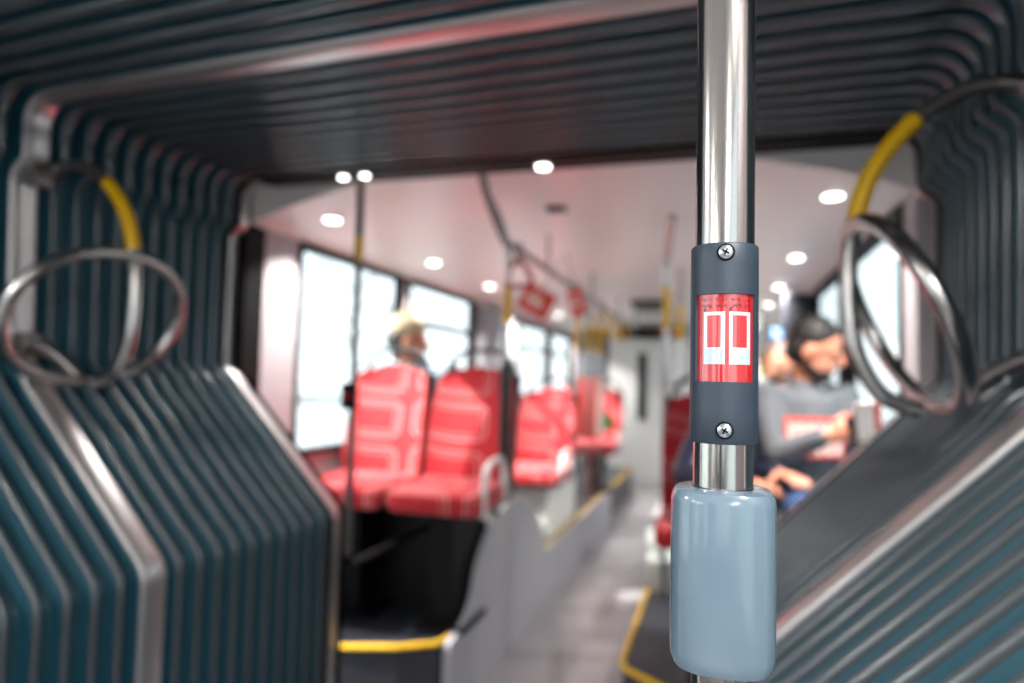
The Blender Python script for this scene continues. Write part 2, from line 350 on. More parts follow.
# ------------------------------------------------------------------ foreground pole with sign clamp
def pole_thing():
    px, py = 0.0015, .47
    o = empty('grab_pole', (px, py, 0), label='thick brushed steel grab pole standing sharp in the foreground', cat='pole')
    bm = B(); lathe(bm, [(.0189, 0), (.0189, 2.163)], seg=48); finish('tube', bm, 'steel', o)
    bm = B(); lathe(bm, [(.001, 1.222), (.027, 1.222), (.0300, 1.2235), (.0318, 1.228), (.0325, 1.234), (.0325, 1.326), (.0318, 1.3295), (.0300, 1.3325), (.0270, 1.3335), (.0192, 1.334), (.0190, 1.331)], seg=64, sq=2.7)
    finish('lower_sleeve', bm, 'housing', o, label='glossy blue-grey plastic sleeve', angle=25)
    bm = B(); lathe(bm, [(.06, 0), (.06, .008), (.03, .012), (.022, .03), (.0186, .03)], seg=32); finish('base_flange', bm, 'darkpl', o)
    # clamp: cylindrical shell with window cut-out
    sh = []; z0, z1 = 1.3625, 1.4905; R = .0215; wz0, wz1 = 1.4018, 1.4577; wa = math.radians(58); wo = .05
    bm = B()
    A = sorted(set([-PI + 2 * PI * i / 96 for i in range(97)] + [wo - wa, wo + wa])); Z = [z0, z0 + .0012, wz0 - .02, wz0, (wz0 + wz1) / 2, wz1, wz1 + .02, z1 - .0012, z1]
    def P(a, z, R): return (R * math.sin(a), -R * math.cos(a), z)
    def Rz(z, R): return R - (.0008 if z in (z0, z1) else 0)
    g = [[bm.verts.new(P(a, z, Rz(z, R))) for a in A[:-1]] for z in Z]; h = [[bm.verts.new(P(a, z, .0191)) for a in A[:-1]] for z in Z]
    na = len(A) - 1
    def hole(i, j): return wz0 - 1e-6 <= Z[j] and Z[j + 1] <= wz1 + 1e-6 and A[i] >= wo - wa - 1e-6 and A[i + 1] <= wo + wa + 1e-6
    for j in range(len(Z) - 1):
        for i in range(na):
            i2 = (i + 1) % na
            if hole(i, j):
                if not hole((i - 1) % na, j): bm.faces.new((g[j][i], h[j][i], h[j + 1][i], g[j + 1][i]))
                if not hole(i2, j): bm.faces.new((g[j][i2], g[j + 1][i2], h[j + 1][i2], h[j][i2]))
                if not hole(i, j - 1): bm.faces.new((g[j][i], g[j][i2], h[j][i2], h[j][i]))
                if not hole(i, j + 1) : bm.faces.new((g[j + 1][i], h[j + 1][i], h[j + 1][i2], g[j + 1][i2]))
            else: bm.faces.new((g[j][i], g[j][i2], g[j + 1][i2], g[j + 1][i])); bm.faces.new((h[j][i], h[j + 1][i], h[j + 1][i2], h[j][i2]))
    for j in (0, len(Z) - 1):
        for i in range(na): bm.faces.new((g[j][i], h[j][i], h[j][(i + 1) % na], g[j][(i + 1) % na]))
    cl = finish('clamp_shell', bm, 'device', o, label='matt slate-grey curved clamp with a window', angle=35)
    # printed insert: fine grid with its marks
    px2a = lambda x: math.asin(max(-.99, min(.99, (x - 724.0) / 31.4)))
    nx, nz = 170, 130; X0, X1, Y0, Y1 = 696.5, 755.2, 293.5, 383
    random.seed(3); GL = {}
    def glyph(c, r, u, v):
        if (c, r) not in GL: GL[(c, r)] = [[random.random() < .55 for _ in range(3)] for _ in range(4)]
        return GL[(c, r)][min(3, int(v * 4))][min(2, int(u * 3))]
    def colour(x, y):
        for (a, b, ia, ib) in ((704.4, 724.8, 707.4, 720.8), (728.8, 749.0, 732.2, 745.8)):
            if a <= x <= b and 313 <= y <= 364.5:
                if ia <= x <= ib and 316 <= y <= 348: return 0
                return 1 if y < 349 else 2
        for r, (ya, yb) in enumerate(((299.5, 302.6), (305.2, 308.4))):
            if ya <= y <= yb and 703 <= x <= 749:
                c = int((x - 703) / 3.1); u = ((x - 703) / 3.1) - c
                if u < .78 and c not in (3, 8, 12) and glyph(c, r, u / .78, (y - ya) / (yb - ya)): return 3
        if 704 <= x <= 706.5 and 309 <= y <= 312: return 3
        if 729 <= x <= 731.5 and 308.5 <= y <= 312.2: return 3
        return 0
    bm = B(); R = .0199; bm_v = []
    for j in range(nz + 1):
        z = wz0 - .001 + (wz1 - wz0 + .002) * (1 - j / nz); bm_v.append([bm.verts.new(P(px2a(X0 + (X1 - X0) * i / nx) if True else 0, z, R)) for i in range(nx + 1)])
    for j in range(nz):
        for i in range(nx):
            f = bm.faces.new((bm_v[j][i], bm_v[j][i + 1], bm_v[j + 1][i + 1], bm_v[j + 1][i])); f.material_index = colour(X0 + (X1 - X0) * (i + .5) / nx, Y0 + (Y1 - Y0) * (j + .5) / nz)
    lb = finish('printed_label', bm, ['lred', 'lwhite', 'lblue', 'ldark'], o, label='red sticker with two white framed rectangles and tiny print', angle=80)
    for zz in (1.4838, 1.3715):
        a = math.radians(2); bm = B(); c = Vector(P(a, zz, .0215))
        lathe(bm, [(.001, .0), (.0056, .0), (.0056, .0005), (.0050, .0007)], seg=24)
        for v in bm.verts: v.co = c + Vector((v.co.x, -v.co.z + .0004, v.co.y))
        rec = finish('screw_recess', bm, 'black', o)
        bm = B(); lathe(bm, [(.001, .0), (.0044, .0), (.0044, .0012), (.0038, .0018), (.002, .0021), (.0003, .0022)], seg=24)
        for v in bm.verts: v.co = c + Vector((v.co.x, -v.co.z, v.co.y))
        s = finish('screw', bm, 'zinc', o, label='cross-head zinc screw')
        bm = B(); box(bm, -.0023, .0023, -.0027, -.0012, -.0005, .0005); box(bm, -.0005, .0005, -.0027, -.0012, -.0023, .0023)
        R_ = Matrix.Rotation(math.radians(28), 4, 'Y')
        for v in bm.verts: v.co = c + R_ @ v.co
        finish('cross_slot', bm, 'black', s, smooth=False)
pole_thing()

# ------------------------------------------------------------------ loop-shaped grab rails on the middle hoop
def ring_thing(sg, label):
    yc = 1.5; o = empty('loop_grab_rail', (XC + sg * 1.19, yc, 1.37), label=label, cat='grab rail', group=None); org = Vector((XC + sg * 1.19, yc, 1.37))
    def W(off, y, z): return Vector((XC - .02 + sg * off, y, z)) - org
    rad = .0165
    arc = smoothpath([W(1.225, 1.46, 1.955), W(1.20, 1.49, 1.985), W(1.11, yc, 1.985), W(1.015, yc, 1.925), W(.945, yc, 1.83), W(.915, yc, 1.735)], 8)
    n = len(arc); i0 = int(n * .58)
    bm = B(); tube(bm, arc[:i0 + 1], rad); finish('upper_arm', bm, 'rail_dark', o, label='dark upper arm')
    bm = B(); tube(bm, arc[i0:], rad * 1.1); finish('yellow_sleeve', bm, 'yellow', o, label='yellow plastic sleeve')
    bm = B(); tube(bm, smoothpath([W(.915, yc, 1.74), W(.905, yc, 1.66), W(.905, yc, 1.55), W(.92, yc, 1.46), W(.965, yc, 1.385), W(1.03, yc, 1.36)], 8), rad); finish('vertical_bar', bm, 'rail', o)
    pts = []
    for i in range(40):
        t = 2 * PI * i / 40; c, s = math.cos(t), math.sin(t)
        e = .5 + .5 * c; off = .995 - .08 * c; z = 1.54 + .175 * c; y = yc - .03 + .27 * math.copysign(abs(s) ** .9, s)
        off = .985 - .08 * c; pts.append(W(off, y, z))
    bm = B(); tube(bm, pts, rad, closed=True); finish('ring', bm, 'rail', o, label='tilted oval steel ring')
    bm = B(); tube(bm, smoothpath([W(1.23, 1.45, 1.465), W(1.2, 1.46, 1.465), W(1.14, 1.48, 1.43), W(1.08, yc, 1.37)], 8), rad * .95); finish('lower_arm', bm, 'rail_dark', o, label='dark lower arm')
    for z in (1.955, 1.465):
        bm = B()
        p = W(1.225, 1.455, z); box(bm, p.x - .015, p.x + .03 if sg > 0 else p.x + .015, p.y - .03, p.y + .03, p.z - .035, p.z + .035, .005)
        finish('bracket', bm, 'rail_dark', o)
ring_thing(-1, 'steel ring grab rail with yellow sleeve on the left pleats')
ring_thing(1, 'steel ring grab rail with yellow sleeve close up on the right')

# ------------------------------------------------------------------ downlights
def lamp(x, y, z, r, label, group, pw=14):
    o = empty('downlight', (x, y, z), label=label, cat='light', group=group)
    bm = B(); lathe(bm, [(r * 1.02, 0), (r * 1.25, -.002), (r * 1.25, -.006), (r * 1.02, -.008)], seg=24); finish('bezel', bm, 'palepanel', o)
    bm = B(); lathe(bm, [(.002, -.0085), (r, -.0085), (r * .9, -.012), (.002, -.0125)], seg=24); finish('lens', bm, 'glow', o)
    if r > .03:
        l = bpy.data.lights.new('downlight_bulb', 'AREA'); l.shape = 'DISK'; l.size = r * 1.9; l.energy = pw; l.color = (1, .97, .93); l.spread = PI * (.6 if y > 2 else 1)
        q = bpy.data.objects.new('downlight_bulb', l); COL.objects.link(q); q.location = (x, y, z - .014)
    return o
ordn = ['nearest', 'second', 'third', 'fourth', 'fifth', 'added sixth', 'added seventh']
for i, y in enumerate((2.58, 3.68, 4.70, 5.8, 6.9, 7.9, 8.8)): lamp(XC - .985, y, ceilz(-.985) + .001, .034, 'round downlight above the left windows, %s from the bellows' % ordn[i], 'downlights over the left windows')  # last two of the row added to brighten the rear wall
for i, y in enumerate((2.58, 3.80, 4.92, 6.0, 7.1, 8.0, 8.85)): lamp(XC + 1.01, y, ceilz(1.01) + .001, .034, 'round downlight above the right windows, %s from the bellows' % ordn[i], 'downlights over the right windows')  # here too the last two are added for the rear wall
for i, (x, y) in enumerate(((-1.6, .0), (-1.6, -1.0), (-1.6, -2.0), (-1.6, -3.0), (.35, .0), (.35, -1.0), (.35, -2.0), (.35, -3.0))):  # lamps added behind the camera, out of view, to brighten the bellows
    lamp(x, y, ceilz(x - XC) + .001, .034, 'unseen added downlight in the front saloon %s, %s from the bellows' % (('left', 'right')[i // 4], ordn[i % 4]), 'added front saloon downlights', 15)
lamp(-.60, 2.27, 2.152, .024, 'round downlight at the middle of the bellows roof edge', 'frame lights')
lamp(-1.365, 2.23, 2.152, .016, 'small glowing disc just left of the slim pole top', 'frame lights')  # glowing disc where a bright knob sits beside the pole
lamp(-1.275, 2.23, 2.152, .016, 'small glowing disc just right of the slim pole top', 'frame lights')  # matching glowing disc for the other bright knob
bm = B(); box(bm, -.78, -.69, 3.0, 3.08, 2.185, 2.197, .004); tag(finish('ceiling_sensor', bm, 'darkpl'), 'small dark sensor on the pale ceiling right of the rail', 'sensor')
bm = B(); box(bm, -.85, -.5, 6.6, 7.4, 2.15, 2.197, .01); tag(finish('ceiling_speaker', bm, 'darkpl'), 'dark flat panel on the ceiling near the far end', 'panel')

# ------------------------------------------------------------------ poles and rails of the rear saloon
def slim_pole(x, y, zb, zt, label, r=.0165, ysl=(1.66, 1.87), top=None, m='rail', group=None, lower=None, lean=(0, 0)):
    o = empty('grab_pole', (x, y, zb), label=label, cat='pole', group=group); org = Vector((x, y, zb))
    pts = [Vector((x + lean[0], y + lean[1], zb)) - org, Vector((x, y, zt)) - org]
    if top: pts = [pts[0]] + smoothpath([Vector((x, y, zt)) - org] + [Vector(p) - org for p in top], 6)
    bm = B(); tube(bm, pts, r, 12); finish('tube', bm, m, o)
    if ysl: bm = B(); tube(bm, [(0, 0, ysl[0] - zb), (0, 0, ysl[1] - zb)], r * 1.2, 12); finish('yellow_sleeve', bm, 'yellow', o)
    if lower: bm = B(); tube(bm, [(0, 0, lower[0] - zb), (0, 0, lower[0] - zb + .01), (0, 0, lower[1] - zb)], [lower[2] * .8, lower[2], lower[2]], 12); finish('dark_sleeve', bm, 'darkpl', o)
    return o
p = slim_pole(-1.295, 2.24, .75, 2.152, 'slim dark pole leaning by the left window with a black button box', ysl=(1.83, 1.92), m='rail_dark', r=.015)
bm = B(); tube(bm, smoothpath([(0, 0, .0), (0, .01, -.03), (0, .05, -.045), (0, .36, -.045), (-.02, .75, -.045)], 5), .0155, 12); finish('lower_bend', bm, 'black', p)
bm = B(); box(bm, -.028, .028, -.045, -.012, .525, .625, .008); bb = finish('button_box', bm, 'black', p)
bm = B(); lathe(bm, [(.001, 0), (.014, 0), (.012, .006)], seg=16)
for v in bm.verts: v.co = Vector((v.co.x, -.044 - v.co.z, .575 + v.co.y))
finish('stop_button', bm, 'lred', bb)
slim_pole(-.945, 2.99, .735, 1.93, 'grab pole with yellow sleeve at the aisle end of the front red seats', top=[(-.945, 2.95, 2.03), (-.94, 2.8, 2.12), (-.93, 2.6, 2.17)], ysl=(1.66, 1.82), lower=(.92, 1.47, .028), lean=(-.10, .24))
for i, (x, y) in enumerate(((-1.1, 5.35), (-1.1, 5.85), (-1.1, 6.4))):
    slim_pole(x, y, .335, 2.17, ['yellow-sleeved pole beside the second left seats', 'yellow-sleeved pole behind the second left seats', 'last yellow-sleeved pole of the left aisle side'][i], ysl=(1.65, 1.9), group='yellow-sleeved poles along the left aisle')
slim_pole(-.275, 3.62, .305, 1.95, 'curved pole with yellow sleeve, left of the foreground pole', top=[(-.275, 3.58, 2.04), (-.25, 3.4, 2.12), (-.22, 3.2, 2.175)], ysl=(1.68, 1.9))
slim_pole(-.27, 4.75, .305, 2.19, 'straight pole with yellow sleeve hugging the foreground pole', ysl=(1.70, 1.93))
slim_pole(.42, 5.3, .305, 2.09, 'pole with yellow sleeve holding the ticket validator on the right', ysl=(1.62, 1.78))
slim_pole(.36, 6.6, .305, 2.09, 'far yellow-sleeved pole right of the foreground clamp', ysl=(1.48, 1.7))
t = empty('ticket_validator', (.39, 5.24, 1.62), label='black ticket validator with pale blue screen on the right pole', cat='validator')
bm = B(); box(bm, -.07, .05, -.06, .04, 0, .22, .02); finish('housing', bm, 'black', t)
bm = B(); box(bm, -.05, .03, -.064, -.058, .12, .19, .003); finish('screen', bm, 'screen', t)
o = empty('ceiling_rail', (-.87, 2.6, 1.98), label='long steel handrail running along the ceiling over the left aisle', cat='rail')
bm = B(); tube(bm, smoothpath([(.02, -.28, .2), (.0, -.14, .12), (-.005, .1, .01), (0, .3, 0), (-.01, 2, 0), (-.02, 3.2, 0), (-.06, 5.2, 0)], 6), .0165); finish('bar', bm, 'rail_dark', o)
for y in (.9, 2.2, 3.5, 4.8): bm = B(); tube(bm, [(-.015, y, 0), (-.015, y, .2)], .01, 8); finish('hanger', bm, 'rail', o)
def strap(x, y, z, key, label):
    o = empty('hanging_strap', (x, y, z), label=label, cat='strap', group='hanging straps on the ceiling rail')
    bm = B(); tube(bm, smoothpath([(-.012, 0, .012), (0, 0, .024), (.012, 0, .012), (.004, 0, -.06), (-.004, 0, -.06)], 5, True), .006, 8, closed=True); finish('belt', bm, 'darkpl', o)
    bm = B(); tube(bm, smoothpath([(-.02, 0, -.06), (.02, 0, -.06), (.06, 0, -.15), (.0, 0, -.165), (-.06, 0, -.15)], 5, True), .011, 8, closed=True); finish('grip', bm, key, o)
strap(-.875, 2.92, 1.985, 'lred', 'nearest hanging strap with a red grip')
for i, y in enumerate((5.3, 5.9, 6.5)): strap(-.89 - .01 * i, y, 1.975, 'yellow', '%s yellow-gripped strap hanging at the far end of the rail' % ['first', 'middle', 'last'][i])
for i, (x, y, rz, rx) in enumerate(((-1.05, 4.05, .5, .5), (-.86, 4.05, -.3, -.25))):
    o = empty('hanging_card', (x, y, 1.96), rz, label=['red-and-grey card tilted on the left of the ceiling rail', 'red card hanging under the ceiling rail'][i], cat='card', group='hanging advert cards'); o.rotation_euler = (0, rx, rz)
    bm = B(); box(bm, -.1 + .05 * i, .1 - .05 * i, -.004, .004, -.17, .0, .002); finish('board', bm, 'paperred', o)
    bm = B(); tube(bm, [(0, 0, -.01), (0, 0, .225)], .003, 6); finish('cord', bm, 'darkpl', o)
    bm = B(); box(bm, -.07 + .04 * i, .04 - .03 * i, -.0055, -.004, -.12, -.08); box(bm, -.05 + .03 * i, .02, -.0055, -.004, -.06, -.04); finish('print', bm, 'paper', o, smooth=False)

# ------------------------------------------------------------------ seats
def seat_mesh():
    parts = {}
    bm = B(); box(bm, -.205, .205, -.41, .02, -.085, 0, .03)
    for v in bm.verts:
        v.co.z += .02 * (v.co.x / .2) ** 2 * (1 if v.co.z > -.04 else 0) - .008 * (v.co.y < -.37)
    parts['cushion'] = (bm, 'seat')
    bm = B(); n, m_ = 10, 14; g = []
    for s in (0, 1):
        gg = []
        for j in range(m_ + 1):
            t = j / m_; hw = .205 - .03 * max(0, t - .55) ** 1.2 / .45 - (.05 * max(0, (t - .9) / .1) ** 2); row = []
            for i in range(n + 1):
                q = -1 + 2 * i / n; z = .0 + .53 * t - .02 * (q * q) * (t > .95)
                y = .02 + .1 * t - (.028 * abs(q) ** 3) - .015 * math.sin(t * PI * 1.3) + (s * (.055 - .02 * t))
                row.append(bm.verts.new((q * hw, y, z)))
            gg.append(row)
        g.append(gg)
    for s in (0, 1):
        for j in range(m_):
            for i in range(n): bm.faces.new((g[s][j][i], g[s][j][i + 1], g[s][j + 1][i + 1], g[s][j + 1][i]))
    for j in range(m_):
        for i in (0, n): bm.faces.new((g[0][j][i], g[0][j + 1][i], g[1][j + 1][i], g[1][j][i]))
    for i in range(n):
        for j in (0, m_): bm.faces.new((g[0][j][i], g[0][j][i + 1], g[1][j][i + 1], g[1][j][i]))
    parts['backrest'] = (bm, 'seat')
    bm = B(); tube(bm, smoothpath([(-.17, .155, .40), (-.165, .165, .53), (-.1, .17, .60), (0, .17, .615), (.1, .17, .60), (.165, .165, .53), (.17, .155, .40)], 5), .012, 10); parts['top_handle'] = (bm, 'darkpl')
    bm = B(); prism(bm, [(-.36, -.09), (.11, -.09), (.2, .48), (.175, .5), (.07, .0), (-.36, -.075)], 'x', -.2, .2); parts['shell'] = (bm, 'darkpl')
    return parts
SEAT = {}
for nm, (bm, m) in seat_mesh().items():
    o = finish(nm, bm, m); SEAT[nm] = o.data; bpy.data.objects.remove(o)
def seat(x, y, z, zb, label, group, rz=0, arm=None, base='black'):
    o = empty('passenger_seat', (x, y, z), rz, label=label, cat='seat', group=group)
    for nm, me in SEAT.items():
        c = bpy.data.objects.new(nm, me); COL.objects.link(c); c.parent = o
    bm = B(); prism(bm, [(-.25, zb - z + .001), (-.05, zb - z + .001), (.05, -.088), (-.28, -.088)], 'x', -.05, .05); box(bm, -.12, .12, -.3, .0, zb - z + .001, zb - z + .02, .004); finish('pedestal', bm, base, o)
    if arm: bm = B(); tube(bm, smoothpath([(arm * .2, -.33, -.1), (arm * .205, -.33, .04), (arm * .205, -.3, .10), (arm * .205, -.2, .125), (arm * .205, -.1, .11), (arm * .205, -.06, .03), (arm * .2, -.05, -.06)], 5), .014, 12); finish('armrest', bm, 'palepanel', o, label='pale tubular armrest')
    return o
seat(-1.585, 3.02, .925, .332, 'red patterned seat by the first left window, behind the slim dark pole', 'front pair of red seats')
seat(-1.135, 3.02, .925, .332, 'red patterned aisle seat with pale armrest facing the bellows', 'front pair of red seats', arm=1)
seat(-1.62, 4.75, .80, .681, 'red seat by the second left window in the second row', 'second pair of red seats')
seat(-1.20, 4.75, .80, .681, 'red aisle seat of the second row, armrest beside the pole', 'second pair of red seats', arm=1)
seat(-1.60, 3.36, .84, .332, 'red seat under the person in the cream knit cap', 'backward pair of red seats', rz=PI)
seat(-1.16, 6.9, .80, .332, 'red aisle seat in the third left row with a poster beside it', 'third pair of red seats', arm=1)
seat(-1.62, 6.9, .80, .332, 'red window seat in the third left row', 'third pair of red seats')
seat(-.05, 3.22, .83, .302, 'dark red seat left of the foreground pole, occupied by the person in navy', 'right-hand pair of red seats', arm=None)
seat(.345, 3.22, .83, .302, 'red seat under the person in the grey sweater', 'right-hand pair of red seats')
seat(-.03, 5.0, .80, .302, 'red aisle seat of the second right-hand row', 'second right-hand pair of red seats')
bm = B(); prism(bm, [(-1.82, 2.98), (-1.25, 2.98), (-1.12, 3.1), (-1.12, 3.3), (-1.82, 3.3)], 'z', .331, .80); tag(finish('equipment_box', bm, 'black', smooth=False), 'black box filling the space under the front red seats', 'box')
bm = B(); box(bm, -1.8, -1.09, 4.47, 5.4, .331, .68, .02); tag(finish('wheel_box', bm, 'palepanel'), 'pale wheel box carrying the second pair of red seats', 'box')
# aisle-side panels
def sidepanel(name, pts, x0, x1, m, label):
    bm = B(); prism(bm, [tuple(q) for q in pts], 'x', x0, x1); return tag(finish(name, bm, m, angle=35), label, 'panel')
def sm2(pts, n=5): return [(p.x, p.y) for p in smoothpath([(a, b, 0) for a, b in pts], n)]
top = sm2([(2.80, .36), (2.9, .43), (2.97, .57), (3.12, .68), (3.32, .755), (3.55, .77), (3.8, .71), (4.0, .59), (4.1, .45), (4.2, .34)])
sidepanel('aisle_panel', [(2.62, .002), (2.62, .33)] + top + [(6.8, .335), (6.8, .002)], -1.064, -1.035, 'panel', 'grey side panel with rounded hump between front red seats and aisle')
bm = B(); prism(bm, [(-.37, .302), (-.37, .66), (-.345, .69), (-.1, .64), (-.06, .60), (-.06, .302)], 'y', 3.76, 4.62); tag(finish('wheel_box', bm, 'palepanel', angle=35), 'sunlit white wheel box at the foot of the right-hand seats', 'box')
# red-white information stand near third row
o = empty('poster_holder', (-1.0, 6.25, .335), label='red and white poster holder at the far left seats', cat='poster')
bm = B(); box(bm, -.28, -.03, -.012, .012, .55, 1.1, .004); tube(bm, [(-.16, 0, 0), (-.16, 0, .56)], .012, 8); finish('board', bm, 'paperred', o)
bm = B(); box(bm, -.09, -.035, -.015, -.012, .56, 1.09); finish('white_strip', bm, 'paper', o, smooth=False)
bm = B(); box(bm, -.03, .05, -.012, .012, .62, .76, .01); finish('green_leaflet', bm, 'greenp', o)
# partition and columns
bm = B(); box(bm, -1.62, -1.3, 8.2, 8.24, .335, 2.04, .01); tag(finish('partition_screen', bm, 'riser'), 'dark partition screen standing before the rear wall on the left', 'partition')
bm = B(); box(bm, .40, .555, 4.9, 5.15, .302, 2.02, .01); o = tag(finish('service_column', bm, 'riser'), 'dark blue-grey column on the right wall behind the seated people', 'column')
bm = B(); box(bm, -1.3, -.45, 9.2, 9.29, 2.0, 2.14, .01); o = tag(finish('route_display', bm, 'black'), 'black display bar above the rear door with faint red text', 'display')
bm = B()
for i in range(7): box(bm, -.8 + .045 * i, -.77 + .045 * i, 9.195, 9.2, 2.04, 2.1)
finish('red_digits', bm, 'lred', o, smooth=False)

# ------------------------------------------------------------------ people
def capsule(bm, a, b, ra, rb, seg=14):
    a, b = Vector(a), Vector(b); d = (b - a); L = d.length or 1e-6; t = d / L; pts = []; R = []
    for k in (-1, -.86, -.5, 0): pts.append(a + t * ra * k); R.append(max(.0008, ra * math.sqrt(max(0, 1 - k * k))))
    for k in (0, .5, .86, 1): pts.append(b + t * rb * k); R.append(max(.0008, rb * math.sqrt(max(0, 1 - k * k))))
    tube(bm, pts, R, seg)
def ell(bm, c, s, rot=None):
    r = bmesh.ops.create_uvsphere(bm, u_segments=24, v_segments=16, radius=1); c = Vector(c)
    for v in r['verts']:
        q = Vector((v.co.x * s[0], v.co.y * s[1], v.co.z * s[2])); v.co = c + ((rot @ q) if rot else q)
def remesh(o, vox, it=6):
    r = o.modifiers.new('r', 'REMESH'); r.mode = 'VOXEL'; r.voxel_size = vox; r.use_smooth_shade = True
    s = o.modifiers.new('c', 'SMOOTH'); s.iterations = it; s.factor = .5; return o
def hand(bm, w, d, up, side, curl=.6, sz=1.0):
    """w wrist, d pointing direction, up = back of hand normal, side = thumb side"""
    w, d, up, side = Vector(w), Vector(d).normalized(), Vector(up).normalized(), Vector(side).normalized()
    pc = w + d * .045 * sz
    rot = Matrix((side, d, up)).transposed()
    ell(bm, pc, (.04 * sz, .05 * sz, .017 * sz), rot)
    for k, (L, off) in enumerate(((.072, .03), (.08, .01), (.075, -.01), (.058, -.03))):
        b0 = w + d * .085 * sz + side * off * sz; p = b0; ang = .25 * curl
        for sgm, l in enumerate((.45, .32, .23)):
            dd = d * math.cos(ang) - up * math.sin(ang); q = p + dd * L * l * sz; capsule(bm, p, q, (.0092 - .0008 * sgm) * sz, (.0086 - .0008 * sgm) * sz, 8); p = q; ang += 1.0 * curl
    b0 = w + d * .03 * sz + side * .034 * sz; q = b0 + (d * .7 + side * .6 - up * .3).normalized() * .04 * sz; capsule(bm, b0, q, .012 * sz, .0105 * sz, 8); capsule(bm, q, q + (d * .9 - up * .3).normalized() * .03 * sz, .0105 * sz, .009 * sz, 8)
def person(loc, rz, label, P):
    """local frame: facing -Y, origin on the seat surface; x = left/right"""
    o = empty('person', loc, rz, label=label, cat='person')
    hc = Vector(P['head']); yaw = P.get('yaw', 0); nod = P.get('nod', .2)
    Rm = (Matrix.Rotation(yaw, 3, 'Z') @ Matrix.Rotation(nod, 3, 'X'))
    H = lambda x, y, z: hc + Rm @ Vector((x, y, z))
    bm = B(); ell(bm, H(0, .01, .02), (.075, .095, .10), Rm); ell(bm, H(0, -.02, -.045), (.058, .07, .07), Rm)
    ell(bm, H(0, -.055, -.09), (.03, .03, .026), Rm)
    capsule(bm, H(0, -.088, .015), H(0, -.108, -.02), .009, .014, 10); ell(bm, H(0, -.085, -.055), (.024, .012, .007), Rm)
    for s in (-1, 1): ell(bm, H(s * .076, .01, -.012), (.012, .024, .034), Rm); ell(bm, H(s * .03, -.078, .012), (.018, .012, .011), Rm)
    sh = [Vector(q) for q in P['sh']]; el = [Vector(q) for q in P['el']]; wr = [Vector(q) for q in P['wr']]; hp = [Vector((s * .095, .0, .09)) for s in (-1, 1)]
    kn = [Vector(q) for q in P['kn']]; ft = [Vector(q) for q in P['ft']]; nb = Vector(P['neck']); ch = Vector(P['chest'])
    capsule(bm, nb, H(0, .02, -.05), .058, .052); capsule(bm, (0, 0, .1), ch, .12, .13)
    for i in (0, 1):
        capsule(bm, ch, sh[i], .09, .055); capsule(bm, sh[i], el[i], .048, .038); capsule(bm, el[i], wr[i], .038, .025)
        capsule(bm, hp[i], kn[i], .085, .058); capsule(bm, kn[i], ft[i], .055, .035)
        hd = Vector(P['hd'][i]); hand(bm, wr[i] + hd.normalized() * .005, hd, P['hup'][i], P['hside'][i], P.get('curl', .7))
    body = remesh(finish('body', bm, 'skin', o), .005, 3)
    for q in (-1, 1):
        bm = B(); ell(bm, H(q * .03, -.0845, .013), (.010, .0055, .004), Rm); finish('eye', bm, 'hairdk', body)
        bm = B(); capsule(bm, H(q * .016, -.086, .032), H(q * .044, -.077, .032), .0035, .003, 8); finish('eyebrow', bm, 'hairdk', body)
    bm = B(); g = .016
    capsule(bm, (0, 0, .07), (0, 0, .1), .135, .15); capsule(bm, (0, 0, .1), ch, .145, .15); capsule(bm, ch, nb + Vector((0, 0, -.01)), .13, .07)
    for i in (0, 1):
        capsule(bm, ch, sh[i], .11, .072); capsule(bm, sh[i], el[i], .068, .056); capsule(bm, el[i], wr[i].lerp(el[i], .12), .056, .038)
    remesh(finish(P.get('topname', 'sweater'), bm, P['top'], o), .009, 6)
    bm = B()
    for i in (0, 1): capsule(bm, hp[i], kn[i], .105, .072); capsule(bm, kn[i], ft[i] + (kn[i] - ft[i]) * .12, .07, .052)
    ell(bm, (0, 0, .085), (.18, .14, .085)); remesh(finish('trousers', bm, P['bottom'], o), .01, 5)
    for i in (0, 1):
        bm = B(); a = ft[i] + Vector((0, 0, .0)); capsule(bm, a + Vector((0, .03, -.0)), a + Vector((0, -.14, -.015)), .043, .036)
        for v in bm.verts: v.co.z = max(v.co.z, a.z - .045)
        finish('shoe', bm, 'black', o)
    kind = P.get('hair', 'short'); bm = B()
    if kind == 'knit':
        ell(bm, H(0, .03, .075), (.088, .105, .075), Rm); ell(bm, H(0, .04, .15), (.035, .035, .032), Rm); c = remesh(finish('knit_cap', bm, 'knit', o), .006, 2)
        bm = B(); ell(bm, H(0, .045, .0), (.083, .085, .085), Rm); remesh(finish('hair', bm, 'hairdk', o), .006, 2)
    else:
        ell(bm, H(0, .03, .05), (.084, .1, .09), Rm); ell(bm, H(0, .05, -.01), (.082, .075, .08), Rm)
        if kind == 'bun': ell(bm, H(0, .13, .03), (.045, .045, .045), Rm)
        if kind == 'long': capsule(bm, H(0, .06, 0), H(0, .09, -.16), .08, .06)
        remesh(finish('hair', bm, P.get('haircol', 'hairdk'), o), .006, 2)
        if P.get('beard'):
            bm = B(); ell(bm, H(0, -.045, -.085), (.05, .045, .04), Rm); ell(bm, H(0, -.01, -.075), (.062, .05, .035), Rm); remesh(finish('beard', bm, 'hairdk', o), .006, 2)
    return o
